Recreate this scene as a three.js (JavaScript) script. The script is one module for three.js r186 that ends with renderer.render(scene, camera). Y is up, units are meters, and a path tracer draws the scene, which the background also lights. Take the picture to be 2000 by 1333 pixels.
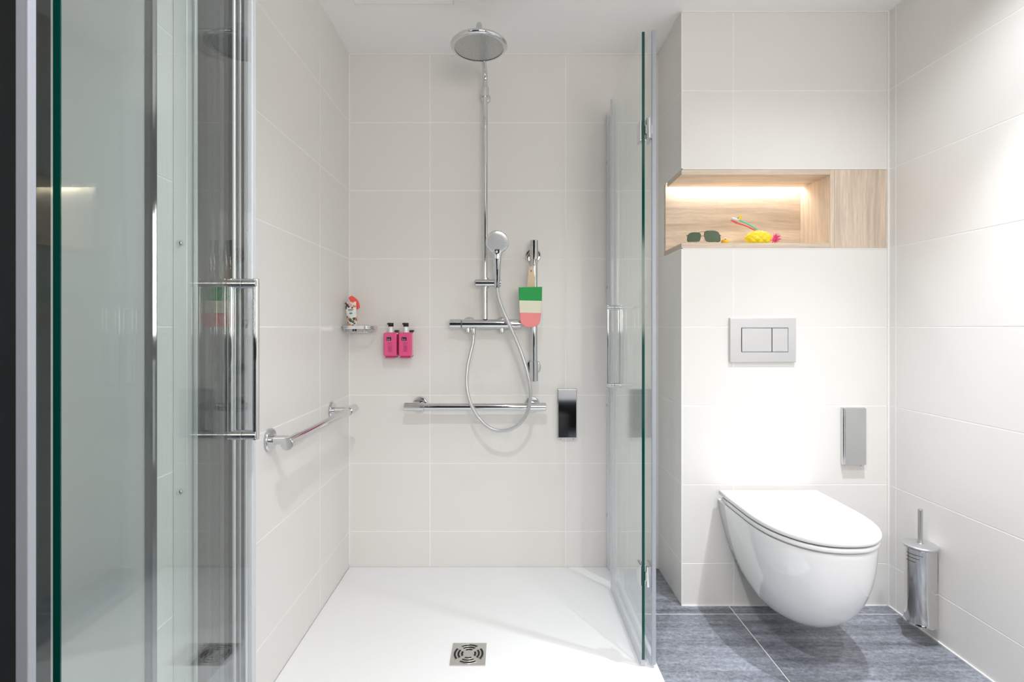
import * as THREE from 'three';
import { RoundedBoxGeometry } from 'three/addons/geometries/RoundedBoxGeometry.js';
import { mergeGeometries } from 'three/addons/utils/BufferGeometryUtils.js';
import { RectAreaLightUniformsLib } from 'three/addons/lights/RectAreaLightUniformsLib.js';

// ---------------------------------------------------------------- camera, light, exposure
const scene = new THREE.Scene();
scene.background = new THREE.Color(0x000000);
const F = 1000;                                     // focal length in pixels of the 2000 x 1333 frame
const camera = new THREE.PerspectiveCamera(2 * Math.atan(1333 / 2 / F) * 180 / Math.PI, 2000 / 1333, 0.01, 30);
camera.position.set(0, 1.06, 0);
camera.lookAt(0, 1.06, -1);
camera.setViewOffset(2000, 1333, 11, 26.5, 2000, 1333);
scene.add(camera);
const renderer = new THREE.WebGLRenderer();
renderer.toneMapping = THREE.LinearToneMapping;
renderer.toneMappingExposure = 1.04;
renderer.shadowMap.enabled = true;
RectAreaLightUniformsLib.init();
const SPOT = { color: new THREE.Color(0.95, 0.975, 1.02), wide: 1.22, narrow: 0.64 };
const DOWNLIGHTS = [[1.02, 0.50, 3.0, 6.2], [1.10, 1.27, 2.5, 8.2], [-0.02, 0.50, 6.4, 1.0]];     // X, distance from the camera plane, intensity of the wide and of the narrow part of the beam
const FILL = { color: new THREE.Color(1.0, 0.935, 0.84), intensity: 7.7, box: [0.05, 1.15, 1.02, 1.72] };   // added fill light behind the camera, an invented glowing panel
const LED = { color: new THREE.Color(1.0, 0.95, 0.85), intensity: 60 };

// ---------------------------------------------------------------- sizes of the place (metres)
const H = 2.264, DB = 2.252, DX = 1.949;            // ceiling, back wall, front of the boxed-in wall
const XL = -0.691, XR = 1.454, XB = 0.667;          // left wall, right wall, left face of the boxed-in wall
const XD = -0.89, DC = 1.0, ZR = 0.95;              // dark side wall, outer corner of the left wall, rear wall
const ROWS = [0, 0.162, 0.462, 0.762, 1.062, 1.362, 1.662, 1.962, H];

// ---------------------------------------------------------------- helpers
let seed = 7;
const rnd = () => ((seed = (seed * 16807) % 2147483647) / 2147483647);
const P = (u, v, d) => new THREE.Vector3((u - 989) * d / F, 1.06 - (v - 640) * d / F, -d);
const used = {};
function numbered(name) {
  const n = (used[name] = (used[name] ?? -1) + 1);
  return n ? `${name}_${String(n).padStart(3, '0')}` : name;
}
function mesh(name, geo, mat, parent) {
  const m = new THREE.Mesh(Array.isArray(geo) ? join(geo) : geo, mat);
  m.name = parent ? name : numbered(name);
  m.castShadow = m.receiveShadow = true;
  (parent || scene).add(m);
  return m;
}
function join(list) {
  const plain = list.map((g) => {
    const q = g.index ? g.toNonIndexed() : g.clone();
    for (const k of Object.keys(q.attributes)) if (!['position', 'normal', 'uv'].includes(k)) q.deleteAttribute(k);
    return q;
  });
  return mergeGeometries(plain);
}
function thing(name, label, category, at = [0, 0, 0], group) {
  const g = new THREE.Group();
  g.name = numbered(name);
  g.position.set(...at);
  g.userData = { label, category };
  if (group) g.userData.group = group;
  scene.add(g);
  return g;
}
function tag(o, label, category, group) {
  Object.assign(o.userData, { label, category });
  if (group) o.userData.group = group;
  return o;
}
function struct(name, geo, mat, label, category) {
  const m = mesh(name, geo, mat);
  m.userData.kind = 'structure';
  if (label) Object.assign(m.userData, { label, category });
  return m;
}
// box from corner to corner; z given as distance d in front of the camera
function span(x0, x1, y0, y1, d0, d1) {
  const g = new THREE.BoxGeometry(Math.abs(x1 - x0), Math.abs(y1 - y0), Math.abs(d1 - d0));
  g.translate((x0 + x1) / 2, (y0 + y1) / 2, -(d0 + d1) / 2);
  return g;
}
function rspan(x0, x1, y0, y1, d0, d1, r = 0.003, seg = 3) {
  const g = new RoundedBoxGeometry(Math.abs(x1 - x0), Math.abs(y1 - y0), Math.abs(d1 - d0), seg, r);
  g.translate((x0 + x1) / 2, (y0 + y1) / 2, -(d0 + d1) / 2);
  return g;
}
// capped rod with softly chamfered ends
function rod(a, b, r, seg = 28, ch = Math.min(0.0015, r * 0.2)) {
  const L = a.distanceTo(b);
  const g = new THREE.LatheGeometry([[0, 0], [r - ch, 0], [r, ch], [r, ch], [r, L - ch], [r, L - ch], [r - ch, L], [0, L]].map((p) => new THREE.Vector2(...p)), seg);
  g.applyQuaternion(new THREE.Quaternion().setFromUnitVectors(new THREE.Vector3(0, 1, 0), b.clone().sub(a).normalize()));
  g.translate(a.x, a.y, a.z);
  return g;
}
function hoseGeo(points, r, n = 160, seg = 14) {
  return new THREE.TubeGeometry(new THREE.CatmullRomCurve3(points), n, r, seg, false);
}
function lathe(points, seg = 40) { return new THREE.LatheGeometry(points.map((p) => new THREE.Vector2(...p)), seg); }
function axis(g, from, dir) {          // lathe made round +y, turned to dir and moved to from
  g.applyQuaternion(new THREE.Quaternion().setFromUnitVectors(new THREE.Vector3(0, 1, 0), dir.clone().normalize()));
  g.translate(from.x, from.y, from.z);
  return g;
}
const Xp = new THREE.Vector3(1, 0, 0), Yp = new THREE.Vector3(0, 1, 0), Zp = new THREE.Vector3(0, 0, 1);
// uv in metres from the dominant direction of each face
function metreUV(g, swap = false, off = [0, 0]) {
  const q = g.index ? g.toNonIndexed() : g;
  const p = q.attributes.position, n = q.attributes.normal, uv = new Float32Array(p.count * 2);
  for (let i = 0; i < p.count; i++) {
    const ax = Math.abs(n.getX(i)), ay = Math.abs(n.getY(i)), az = Math.abs(n.getZ(i));
    let u, v;
    if (ay >= ax && ay >= az) { u = p.getX(i); v = p.getZ(i); } else if (ax >= az) { u = p.getZ(i); v = p.getY(i); } else { u = p.getX(i); v = p.getY(i); }
    if (swap) [u, v] = [v, u];
    uv[2 * i] = u + off[0]; uv[2 * i + 1] = v + off[1];
  }
  q.setAttribute('uv', new THREE.BufferAttribute(uv, 2));
  return q;
}
// tileable value noise
function noiseGrid(nx, ny, s) {
  let k = s; const r = () => ((k = (k * 16807) % 2147483647) / 2147483647);
  const a = Float32Array.from({ length: nx * ny }, r);
  const f = (t) => t * t * (3 - 2 * t);
  return (u, v) => {
    const x = (((u % 1) + 1) % 1) * nx, y = (((v % 1) + 1) % 1) * ny;
    const x0 = Math.floor(x) % nx, y0 = Math.floor(y) % ny, x1 = (x0 + 1) % nx, y1 = (y0 + 1) % ny, tx = f(x - Math.floor(x)), ty = f(y - Math.floor(y));
    return (a[y0 * nx + x0] * (1 - tx) + a[y0 * nx + x1] * tx) * (1 - ty) + (a[y1 * nx + x0] * (1 - tx) + a[y1 * nx + x1] * tx) * ty;
  };
}
function dataTexture(w, h, metres, paint) {
  const d = new Uint8Array(w * h * 4);
  for (let j = 0; j < h; j++) for (let i = 0; i < w; i++) {
    const c = paint(i / w, j / h);
    const o = 4 * (j * w + i);
    d[o] = c[0]; d[o + 1] = c[1]; d[o + 2] = c[2]; d[o + 3] = 255;
  }
  const t = new THREE.DataTexture(d, w, h);
  t.wrapS = t.wrapT = THREE.RepeatWrapping;
  t.magFilter = THREE.LinearFilter; t.minFilter = THREE.LinearMipmapLinearFilter;
  t.colorSpace = THREE.SRGBColorSpace;
  t.repeat.set(1 / metres[0], 1 / metres[1]);
  t.needsUpdate = true;
  return t;
}

// ---------------------------------------------------------------- materials
const std = (color, roughness = 0.5, metalness = 0, more = {}) => new THREE.MeshPhysicalMaterial({ color, roughness, metalness, ...more });
const lin = (r, g, b) => new THREE.Color().setRGB(r, g, b);
const M = {
  tile: std(lin(0.80, 0.785, 0.762), 0.36),
  grout: std(lin(0.95, 0.945, 0.935), 0.8),
  caulk: std(lin(0.88, 0.87, 0.85), 0.5),
  paint: std(lin(0.93, 0.93, 0.925), 0.85),
  smooth: std(lin(0.90, 0.90, 0.91), 0.5),
  dark: std(lin(0.012, 0.012, 0.0135), 0.55, 0, { specularIntensity: 0.4 }),
  tray: std(lin(0.87, 0.875, 0.885), 0.45),
  ceramic: std(lin(0.86, 0.865, 0.87), 0.08, 0, { clearcoat: 0.4, clearcoatRoughness: 0.03 }),
  seat: std(lin(0.87, 0.87, 0.875), 0.22),
  chrome: std(lin(0.69, 0.70, 0.71), 0.06, 1),
  steel: std(lin(0.62, 0.61, 0.59), 0.22, 1),
  satin: std(lin(0.66, 0.67, 0.69), 0.42, 1),
  alu: std(lin(0.80, 0.81, 0.83), 0.42, 0.65),
  hose: std(lin(0.60, 0.61, 0.62), 0.30, 0.6),
  black: std(lin(0.008, 0.008, 0.009), 0.3),
  gapShade: std(lin(0.02, 0.02, 0.02), 0.8),  // near-black, colours in the shade of gaps and holes
  rubber: std(lin(0.06, 0.06, 0.065), 0.6),
  glass: std(lin(0.968, 0.988, 0.984), 0.0, 0, { transmission: 1, thickness: 0, ior: 1.5 }),
  edge: std(lin(0.0, 0.055, 0.042), 0.12),
  seal: std(lin(0.58, 0.61, 0.68), 0.35, 0, { transmission: 0.4, thickness: 0, ior: 1.4 }),
  clearSeal: std(lin(0.82, 0.84, 0.88), 0.3, 0, { transmission: 0.5, thickness: 0, ior: 1.4 }),
  white: std(lin(0.85, 0.85, 0.85), 0.4),
};
const wn1 = noiseGrid(4, 64, 11), wn2 = noiseGrid(10, 220, 23), wn3 = noiseGrid(3, 9, 31), wn4 = noiseGrid(40, 400, 41);
const oakTex = dataTexture(1024, 1024, [0.9, 0.9], (u, v) => {
  const w = v + 0.03 * (wn3(u, v) - 0.5) + 0.012 * (wn1(u * 1, v * 0.25) - 0.5);
  const a = wn1(u, w), b = wn2(u, w), c = wn4(u, w);
  const dark = 0.55 * (a - 0.5) + 0.5 * (b - 0.5) + 0.3 * (c - 0.5) - (b > 0.8 ? (b - 0.8) * 1.6 : 0);
  const k = 1 + 0.20 * dark;
  return [Math.min(255, 211 * k), Math.min(255, 194 * k), Math.min(255, 176 * k)];
});
M.oak = std(0xffffff, 0.55, 0, { map: oakTex });
const fn1 = noiseGrid(3, 40, 51), fn2 = noiseGrid(12, 160, 61), fn3 = noiseGrid(120, 260, 71), fn4 = noiseGrid(6, 14, 81), fn5 = noiseGrid(300, 300, 91);
const floorTex = dataTexture(1024, 1024, [1.3, 1.3], (u, v) => {
  const a = fn1(u, v), b = fn2(u, v), c = fn3(u, v), e = fn4(u, v), g = fn5(u, v);
  let k = 1 + 0.28 * (a - 0.5) + 0.20 * (b - 0.5) + 0.22 * (c - 0.5) + 0.14 * (e - 0.5) + 0.20 * (g - 0.5);
  if (a < 0.25) k -= (0.25 - a) * 0.5;
  return [Math.min(255, 128 * k), Math.min(255, 132 * k), Math.min(255, 141 * k)];
});
M.floor = std(0xffffff, 0.42, 0, { map: floorTex });

// ---------------------------------------------------------------- room shell
const floor = struct('floor', span(XD, XR, -0.12, -0.0009, -ZR, DB), M.grout);
const ceiling = struct('ceiling', span(XD - 0.1, XR + 0.1, H, H + 0.12, -ZR - 0.1, DB + 0.1), M.paint);
const wallBack = struct('wall_back', span(XD - 0.1, XR + 0.1, -0.12, H, DB + 0.0007, DB + 0.14), M.grout);
const wallLeft = struct('wall_left', span(XD - 0.1, XL - 0.0007, -0.0025, H, DC + 0.004, DB + 0.002), M.grout);
const wallRight = struct('wall_right', span(XR + 0.0007, XR + 0.14, -0.12, H, -ZR - 0.1, DB + 0.002), M.grout);
struct('wall_side', span(XD - 0.12, XD, -0.12, H, -ZR - 0.1, DC + 0.004), M.dark);
struct('wall_rear', span(XD, XR, -0.12, H, -ZR - 0.14, -ZR), M.dark);  // out of view, kept dark so the chrome mirrors dark
mesh('return_face', span(XD, XL - 0.004, 0, H, DC, DC + 0.004), M.smooth, wallLeft);
// boxed-in cistern wall with the niche left open
const boxWall = struct('wall_toilet', [
  span(XB + 0.0007, XR + 0.002, -0.0025, ROWS[5], DX + 0.0007, DB + 0.002),
  span(XB + 0.0007, XR + 0.002, ROWS[6], H, DX + 0.0007, DB + 0.002),
  span(XB + 0.0007, XR + 0.002, ROWS[5], ROWS[6], 2.168, DB + 0.002),
], M.grout);

// one tile: chamfered slab, face towards +z, back at z = -t
const tileCache = {};
function tileGeo(w, h, t = 0.0035, c = 0.0004) {
  const key = w.toFixed(4) + '_' + h.toFixed(4);
  if (tileCache[key]) return tileCache[key];
  const a = w / 2, b = h / 2;
  const back = [[-a, -b, -t], [a, -b, -t], [a, b, -t], [-a, b, -t]], mid = back.map(([x, y]) => [x, y, -c]);
  const top = [[-a + c, -b + c, 0], [a - c, -b + c, 0], [a - c, b - c, 0], [-a + c, b - c, 0]];
  const quads = [[top[0], top[1], top[2], top[3]]];
  for (let i = 0; i < 4; i++) { const j = (i + 1) % 4; quads.push([mid[i], mid[j], top[j], top[i]], [back[i], back[j], mid[j], mid[i]]); }
  const pos = [];
  for (const [p, q, r, s] of quads) pos.push(...p, ...q, ...r, ...p, ...r, ...s);
  const g = new THREE.BufferGeometry();
  g.setAttribute('position', new THREE.Float32BufferAttribute(pos, 3));
  g.computeVertexNormals();
  return (tileCache[key] = metreUV(g));
}
const J = 0.0032;                                   // joint width
function tileWall(parent, columns, rows, place) {
  for (let i = 0; i + 1 < columns.length; i++) for (let j = 0; j + 1 < rows.length; j++) {
    if (rows[j] === null || rows[j + 1] === null) continue;
    const m = mesh('tile', tileGeo(columns[i + 1] - columns[i] - J, rows[j + 1] - rows[j] - J), M.tile, parent);
    place(m, (columns[i] + columns[i + 1]) / 2, (rows[j] + rows[j + 1]) / 2);
  }
}
tileWall(wallBack, [XL, -0.3355, 0.261, XB], ROWS, (m, a, y) => m.position.set(a, y, -DB));
tileWall(wallLeft, [DC + 0.004, 1.298, 1.898, DB], ROWS, (m, a, y) => { m.position.set(XL, y, -a); m.rotation.y = Math.PI / 2; });
tileWall(wallRight, [-ZR, -0.489, 0.111, 0.711, 1.311, 1.911, DX], ROWS, (m, a, y) => { m.position.set(XR, y, -a); m.rotation.y = -Math.PI / 2; });
for (const rows of [ROWS.slice(0, 6), ROWS.slice(6)]) {
  tileWall(boxWall, [XB, 0.865, XR], rows, (m, a, y) => m.position.set(a, y, -DX));
  tileWall(boxWall, [DX, DB], rows, (m, a, y) => { m.position.set(XB, y, -a); m.rotation.y = -Math.PI / 2; });
}
tileWall(boxWall, [2.168, DB], ROWS.slice(5, 7), (m, a, y) => { m.position.set(XB, y, -a); m.rotation.y = -Math.PI / 2; });
// floor tiles, each with its own piece of the streaked print
{
  const xs = [XD, -0.353, 0.247, 0.847, XR], ds = [-ZR, -0.507, 0.093, 0.693, 1.293, 1.893, DB];
  for (let i = 0; i + 1 < xs.length; i++) for (let j = 0; j + 1 < ds.length; j++) {
    const w = xs[i + 1] - xs[i] - J, h = ds[j + 1] - ds[j] - J;
    const g = tileGeo(w, h).clone(), uv = g.attributes.uv, ox = rnd() * 1.3, oy = rnd() * 1.3;
    for (let k = 0; k < uv.count; k++) uv.setXY(k, uv.getX(k) + ox, uv.getY(k) + oy);
    const m = mesh('tile', g, M.floor, floor);
    m.position.set((xs[i] + xs[i + 1]) / 2, 0, -(ds[j] + ds[j + 1]) / 2);
    m.rotation.x = -Math.PI / 2;
  }
}
// caulked corners and edge trims
const trims = [
  span(XL, XL + 0.005, 0.02, H, DB - 0.005, DB), span(XL, XB, H - 0.005, H, DB - 0.005, DB), span(XL, XL + 0.005, H - 0.005, H, DC, DB - 0.005),
  span(XR - 0.006, XR, 0, H, DX - 0.006, DX), span(XB, XR - 0.006, H - 0.005, H, DX - 0.005, DX), span(XR - 0.005, XR, H - 0.005, H, -ZR, DX - 0.006),
  span(XB - 0.005, XB, 0, H, DB - 0.005, DB), span(XB - 0.004, XB, H - 0.004, H, DX, DB - 0.005),
  span(XB - 0.0012, XB + 0.003, 0, ROWS[5], DX - 0.0012, DX + 0.003), span(XB - 0.0012, XB + 0.003, ROWS[6], H - 0.005, DX - 0.0012, DX + 0.003),
  span(XB - 0.001, XR - 0.006, ROWS[6], ROWS[6] + 0.003, DX - 0.0012, DX + 0.002), span(XB - 0.001, XR - 0.006, ROWS[5] - 0.003, ROWS[5], DX - 0.0012, DX + 0.002),
  span(XR - 0.004, XR, 0, 0.004, -ZR, DX - 0.006), span(XB, XR - 0.006, 0, 0.003, DX - 0.003, DX),
];
trims.forEach((g, i) => struct('trim_' + (i + 1), g, M.caulk));
// polished edge strip on the outer corner of the left wall
{
  const t = struct('trim_' + (trims.length + 1), span(XL - 0.004, XL + 0.0015, 0, H, DC - 0.002, DC + 0.0105), M.chrome);
  mesh('dark_leg', span(XL - 0.014, XL - 0.004, 0, H, DC - 0.002, DC), std(lin(0.10, 0.105, 0.11), 0.4), t);
}

// ---------------------------------------------------------------- ceiling downlights and access hatch
const dlNames = ['round recessed ceiling downlight in front of the toilet, nearest the vanity', 'round recessed ceiling downlight right above the toilet lid', 'round recessed ceiling downlight in front of the shower entrance'];
DOWNLIGHTS.forEach(([x, d, wide, narrow], i) => {
  const g = thing('ceiling_downlight', dlNames[i], 'downlight', [x, H, -d], 'ceiling downlights');
  mesh('trim_ring', lathe([[0.026, -0.001], [0.044, -0.001], [0.044, -0.004], [0.040, -0.007], [0.028, -0.007], [0.026, -0.004], [0.026, -0.001]]), M.satin, g);
  mesh('lamp_lens', lathe([[0, -0.001], [0.0255, -0.001], [0.0255, -0.004], [0, -0.004]]), std(0x111111, 0.4, 0, { emissive: new THREE.Color(1, 0.97, 0.93), emissiveIntensity: 6 }), g);
  for (const [power, angle] of [[wide, SPOT.wide], [narrow, SPOT.narrow]]) {
    const s = new THREE.SpotLight(SPOT.color, power, 0, angle, 1, 2);
    s.position.set(0, -0.010, 0);
    s.target.position.set(0, -1, 0);
    s.castShadow = true; s.shadow.radius = 1.0; s.shadow.mapSize.set(2048, 2048); s.shadow.bias = -0.0005;
    g.add(s, s.target);
  }
});
{
  const g = thing('access_hatch', 'square white access hatch flush in the ceiling above the shower', 'hatch', [-0.38, H, -1.72]);
  mesh('hatch_frame', [span(-0.19, 0.19, -0.003, 0, 0.185, 0.19), span(-0.19, 0.19, -0.003, 0, -0.19, -0.185), span(-0.19, -0.185, -0.003, 0, -0.185, 0.185), span(0.185, 0.19, -0.003, 0, -0.185, 0.185)], M.paint, g);
  mesh('hatch_panel', span(-0.182, 0.182, -0.0025, 0, -0.182, 0.182), M.paint, g);
}

// ---------------------------------------------------------------- shower tray and drain
const TY = 0.006;                                    // top of the tray
tag(mesh('shower_tray', rspan(XL + 0.001, 0.472, 0.0005, TY, 1.06, DB - 0.001, 0.0025), M.tray), 'flat white shower tray with a square steel drain', 'shower tray');
{
  const g = thing('floor_drain', 'square stainless steel drain cover with curved slots in the white tray', 'drain', [-0.1215, TY, -1.648]);
  const a = 0.0557, sh = new THREE.Shape([[-a, -a], [a, -a], [a, a], [-a, a]].map((p) => new THREE.Vector2(...p)));
  const ribs = [];
  for (const [r0, r1] of [[0.0180, 0.0245], [0.0295, 0.0360], [0.0410, 0.0475]]) for (let q = 0; q < 4; q++) {
    const half = r0 < 0.02 ? 0.52 : 0.60, mid = q * Math.PI / 2, pts = [];
    for (let k = 0; k <= 12; k++) { const t = mid - half + 2 * half * k / 12; pts.push(new THREE.Vector2(Math.cos(t) * r1, Math.sin(t) * r1)); }
    for (let k = 12; k >= 0; k--) { const t = mid - half + 2 * half * k / 12; pts.push(new THREE.Vector2(Math.cos(t) * r0, Math.sin(t) * r0)); }
    sh.holes.push(new THREE.Path(pts));
    const arc = [];
    for (let k = 0; k <= 12; k++) { const t = mid - half + 2 * half * k / 12; arc.push(new THREE.Vector3(Math.cos(t) * (r1 + 0.0012), 0.0034, -Math.sin(t) * (r1 + 0.0012))); }
    ribs.push(hoseGeo(arc, 0.0013, 24, 6));
  }
  const plate = new THREE.ExtrudeGeometry(sh, { depth: 0.003, bevelEnabled: false, curveSegments: 16 });
  plate.rotateX(-Math.PI / 2);
  plate.translate(0, 0.0004, 0);
  mesh('cover_plate', plate, M.steel, g);
  mesh('raised_rim', ribs, M.steel, g);
  mesh('sump_shade', span(-0.05, 0.05, 0.0001, 0.0004, -0.05, 0.05), M.gapShade, g);  // thin dark sheet painted as the darkness inside the drain
}

// ---------------------------------------------------------------- oak niche with LED strip
{
  const g = thing('wall_niche', 'light oak niche with glowing strip set into the wall above the toilet', 'shelf', [0, 0, 0]);
  const y0 = ROWS[5], y1 = ROWS[6], xi = 1.232, db = 2.146, t = 0.020;
  mesh('bottom_board', metreUV(rspan(XB, xi, y0 + 0.0005, y0 + t, DX, db, 0.0008, 1), false, [0.1, 0.2]), M.oak, g);
  mesh('top_board', metreUV(rspan(XB, xi, y1 - t, y1 - 0.0005, DX, db - 0.022, 0.0008, 1), false, [0.4, 0.6]), M.oak, g);
  mesh('back_board', metreUV(rspan(XB, xi, y0 + 0.0005, y1 - 0.0005, db, 2.166, 0.0008, 1), false, [0.2, 0.15]), M.oak, g);
  mesh('side_board', metreUV(rspan(xi + 0.0005, xi + 0.016, y0 + 0.0005, y1 - 0.0005, DX + 0.003, 2.166, 0.0008, 1), true, [0.7, 0.3]), M.oak, g);
  mesh('front_panel', metreUV(rspan(xi + 0.0165, XR - 0.0015, y0 + 0.0005, y1 - 0.0005, DX, DX + 0.018, 0.0008, 1), true, [0.33, 0.81]), M.oak, g);
  mesh('edge_strip', metreUV(rspan(xi + 0.0005, xi + 0.016, y0 + 0.0005, y1 - 0.0005, DX, DX + 0.0028, 0.0006, 1), true, [0.1, 0.5]), M.oak, g);
  const l = mesh('led_strip', span(XB + 0.01, xi - 0.006, y1 - 0.010, y1 - 0.006, db - 0.018, db - 0.006), std(0x222222, 0.5, 0, { emissive: new THREE.Color(1, 0.94, 0.80), emissiveIntensity: 5 }), g);
  l.userData.label = 'glowing warm white LED strip';
  const r = new THREE.RectAreaLight(LED.color, LED.intensity, xi - XB - 0.02, 0.010);
  r.position.set((xi + XB) / 2, y1 - 0.0115, -(db - 0.012));
  r.rotation.x = -Math.PI / 2;
  g.add(r);
}
const SH = ROWS[5] + 0.020;                           // top of the niche shelf

// ---------------------------------------------------------------- toilet
const TX = 0.982;
function planOutline(w, L, s, n = 2.35, N = 40, back = 0) {   // from back left round the front to back right; z forward
  const pts = [[-w, back], [-w, back + (s - back) * 0.33], [-w, back + (s - back) * 0.66]];
  for (let k = 0; k <= N; k++) {
    const a = -Math.PI / 2 + Math.PI * k / N, sn = Math.sin(a), cs = Math.max(0, Math.cos(a));
    pts.push([w * Math.sign(sn) * Math.pow(Math.abs(sn), 2 / n), s + (L - s) * Math.pow(cs, 2 / n)]);
  }
  pts.push([w, back + (s - back) * 0.66], [w, back + (s - back) * 0.33], [w, back]);
  return pts;
}
function skin(rings, capEnds = true) {                // rings of [x, y, z] of equal length, closed loops
  const n = rings[0].length, pos = rings.flat(2), idx = [];
  for (let i = 0; i + 1 < rings.length; i++) for (let k = 0; k < n; k++) {
    const a = i * n + k, b = i * n + (k + 1) % n, c = a + n, d = b + n;
    idx.push(a, b, d, a, d, c);
  }
  if (capEnds) {
    for (const [i, flip] of [[0, true], [rings.length - 1, false]]) {
      const c = pos.length / 3, R = rings[i];
      pos.push(0, R.reduce((s, p) => s + p[1], 0) / n, R.reduce((s, p) => s + p[2], 0) / n);
      for (let k = 0; k < n; k++) { const a = i * n + k, b = i * n + (k + 1) % n; flip ? idx.push(c, b, a) : idx.push(c, a, b); }
    }
  }
  const g = new THREE.BufferGeometry();
  g.setAttribute('position', new THREE.Float32BufferAttribute(pos, 3));
  g.setIndex(idx);
  g.computeVertexNormals();
  return g;
}
function slab(w, L, s, y0, y1, back, e = 0.004, n = 2.35) {   // flat D-shaped plate with rounded rim
  const rings = [];
  for (const [f, y] of [[1, 0], [0.3, 0.12], [0, 0.35], [0, 0.65], [0.3, 0.88], [1, 1]]) {
    const k = e * f;
    rings.push(planOutline(w - k, L - k, s, n, 48, back + k).map(([x, z]) => [x, y0 + (y1 - y0) * y, z]));
  }
  return skin(rings);
}
{
  const g = thing('wall_hung_toilet', 'white wall-hung toilet with closed lid below the flush plate', 'toilet', [TX, 0, -DX]);
  const rings = [], K = 34;
  for (let i = 0; i <= K; i++) {
    const t = Math.pow(i / K, 1.7), q = Math.pow(1 - Math.pow(1 - t, 2.6), 0.46);
    const y = 0.094 + 0.310 * t, L = 0.215 + 0.268 * q, w = 0.070 + 0.108 * Math.pow(1 - Math.pow(1 - t, 1.75), 0.62);
    rings.push(planOutline(w, L, 0.10 + 0.12 * q, 2.1 + 0.25 * q).map(([x, z]) => {
      // the skirt narrows where it meets the wall
      const pinch = 1 - 0.20 * (1 - t) * Math.max(0, 1 - z / 0.16);
      return [x * pinch, y + 0.0 * z, z];
    }));
  }
  rings.push(planOutline(0.174, 0.479, 0.22).map(([x, z]) => [x, 0.408, z]));
  mesh('bowl', skin(rings), M.ceramic, g);
  mesh('seat_gap_shade', slab(0.170, 0.474, 0.22, 0.4075, 0.4125, 0.045, 0.001), M.gapShade, g);  // dark slab stands for the shade between bowl and seat
  mesh('seat', slab(0.181, 0.490, 0.22, 0.4120, 0.4275, 0.040, 0.004), M.seat, g);
  mesh('lid_gap_shade', slab(0.176, 0.484, 0.22, 0.4270, 0.4315, 0.045, 0.001), M.gapShade, g);  // shade between seat and lid, put in as a dark slab
  mesh('lid', slab(0.184, 0.494, 0.22, 0.4310, 0.4500, 0.026, 0.005), M.seat, g);
  for (const s of [-1, 1]) mesh('hinge', rod(new THREE.Vector3(s * 0.10 - 0.025, 0.420, 0.034), new THREE.Vector3(s * 0.10 + 0.025, 0.420, 0.034), 0.010), M.seat, g);
}
// flush plate
{
  const c = P(1487.5, 664.5, DX), g = thing('flush_plate', 'satin silver dual flush plate with two rectangular buttons', 'flush plate', [c.x, c.y, -DX]);
  const W = 0.1235, Hh = 0.0825, hx0 = -0.083, hx1 = 0.0965, hy = 0.0475;
  const sh = new THREE.Shape([[-W, -Hh], [W, -Hh], [W, Hh], [-W, Hh]].map((p) => new THREE.Vector2(...p)));
  sh.holes.push(new THREE.Path([[hx0, -hy], [hx0, hy], [hx1, hy], [hx1, -hy]].map((p) => new THREE.Vector2(...p))));
  const fr = new THREE.ExtrudeGeometry(sh, { depth: 0.009, bevelEnabled: true, bevelThickness: 0.002, bevelSize: 0.0015, bevelSegments: 2 });
  mesh('plate_frame', fr, M.satin, g);
  mesh('button_gap_shade', span(hx0 - 0.004, hx1 + 0.004, -hy - 0.004, hy + 0.004, -0.004, -0.0005), M.gapShade, g);  // dark sheet painting the shade around the flush buttons
  const xm = 0.0335, q = 0.0012;
  mesh('flush_button', rspan(hx0 + 0.003, xm - q, -hy + 0.003, hy - 0.003, -0.0125, -0.004, 0.0012, 2), M.satin, g);
  mesh('flush_button', rspan(xm + q, hx1 - 0.003, -hy + 0.003, hy - 0.003, -0.0125, -0.004, 0.0012, 2), M.satin, g);
}
// polished bag dispensers
function dispenser(label, x, y, d) {
  const g = thing('bag_dispenser', label, 'dispenser', [x, y, -d], 'slim polished wall dispensers');
  mesh('body', rspan(-0.043, 0.043, -0.109, 0.109, -0.016, -0.0003, 0.003), M.chrome, g);
  mesh('front_cover', rspan(-0.0405, 0.0405, -0.106, 0.107, -0.023, -0.016, 0.002), M.chrome, g);
  for (const s of [-1, 1]) mesh('screw', rod(new THREE.Vector3(s * 0.028, -0.1135, 0.012), new THREE.Vector3(s * 0.028, -0.1085, 0.012), 0.0026, 12), M.steel, g);
  return g;
}
dispenser('slim polished dispenser on the toilet wall right of the bowl', 1.3145, 0.648, DX);
dispenser('slim polished dispenser on the shower back wall mirroring black', 0.2655, 0.684, DB);
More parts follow.
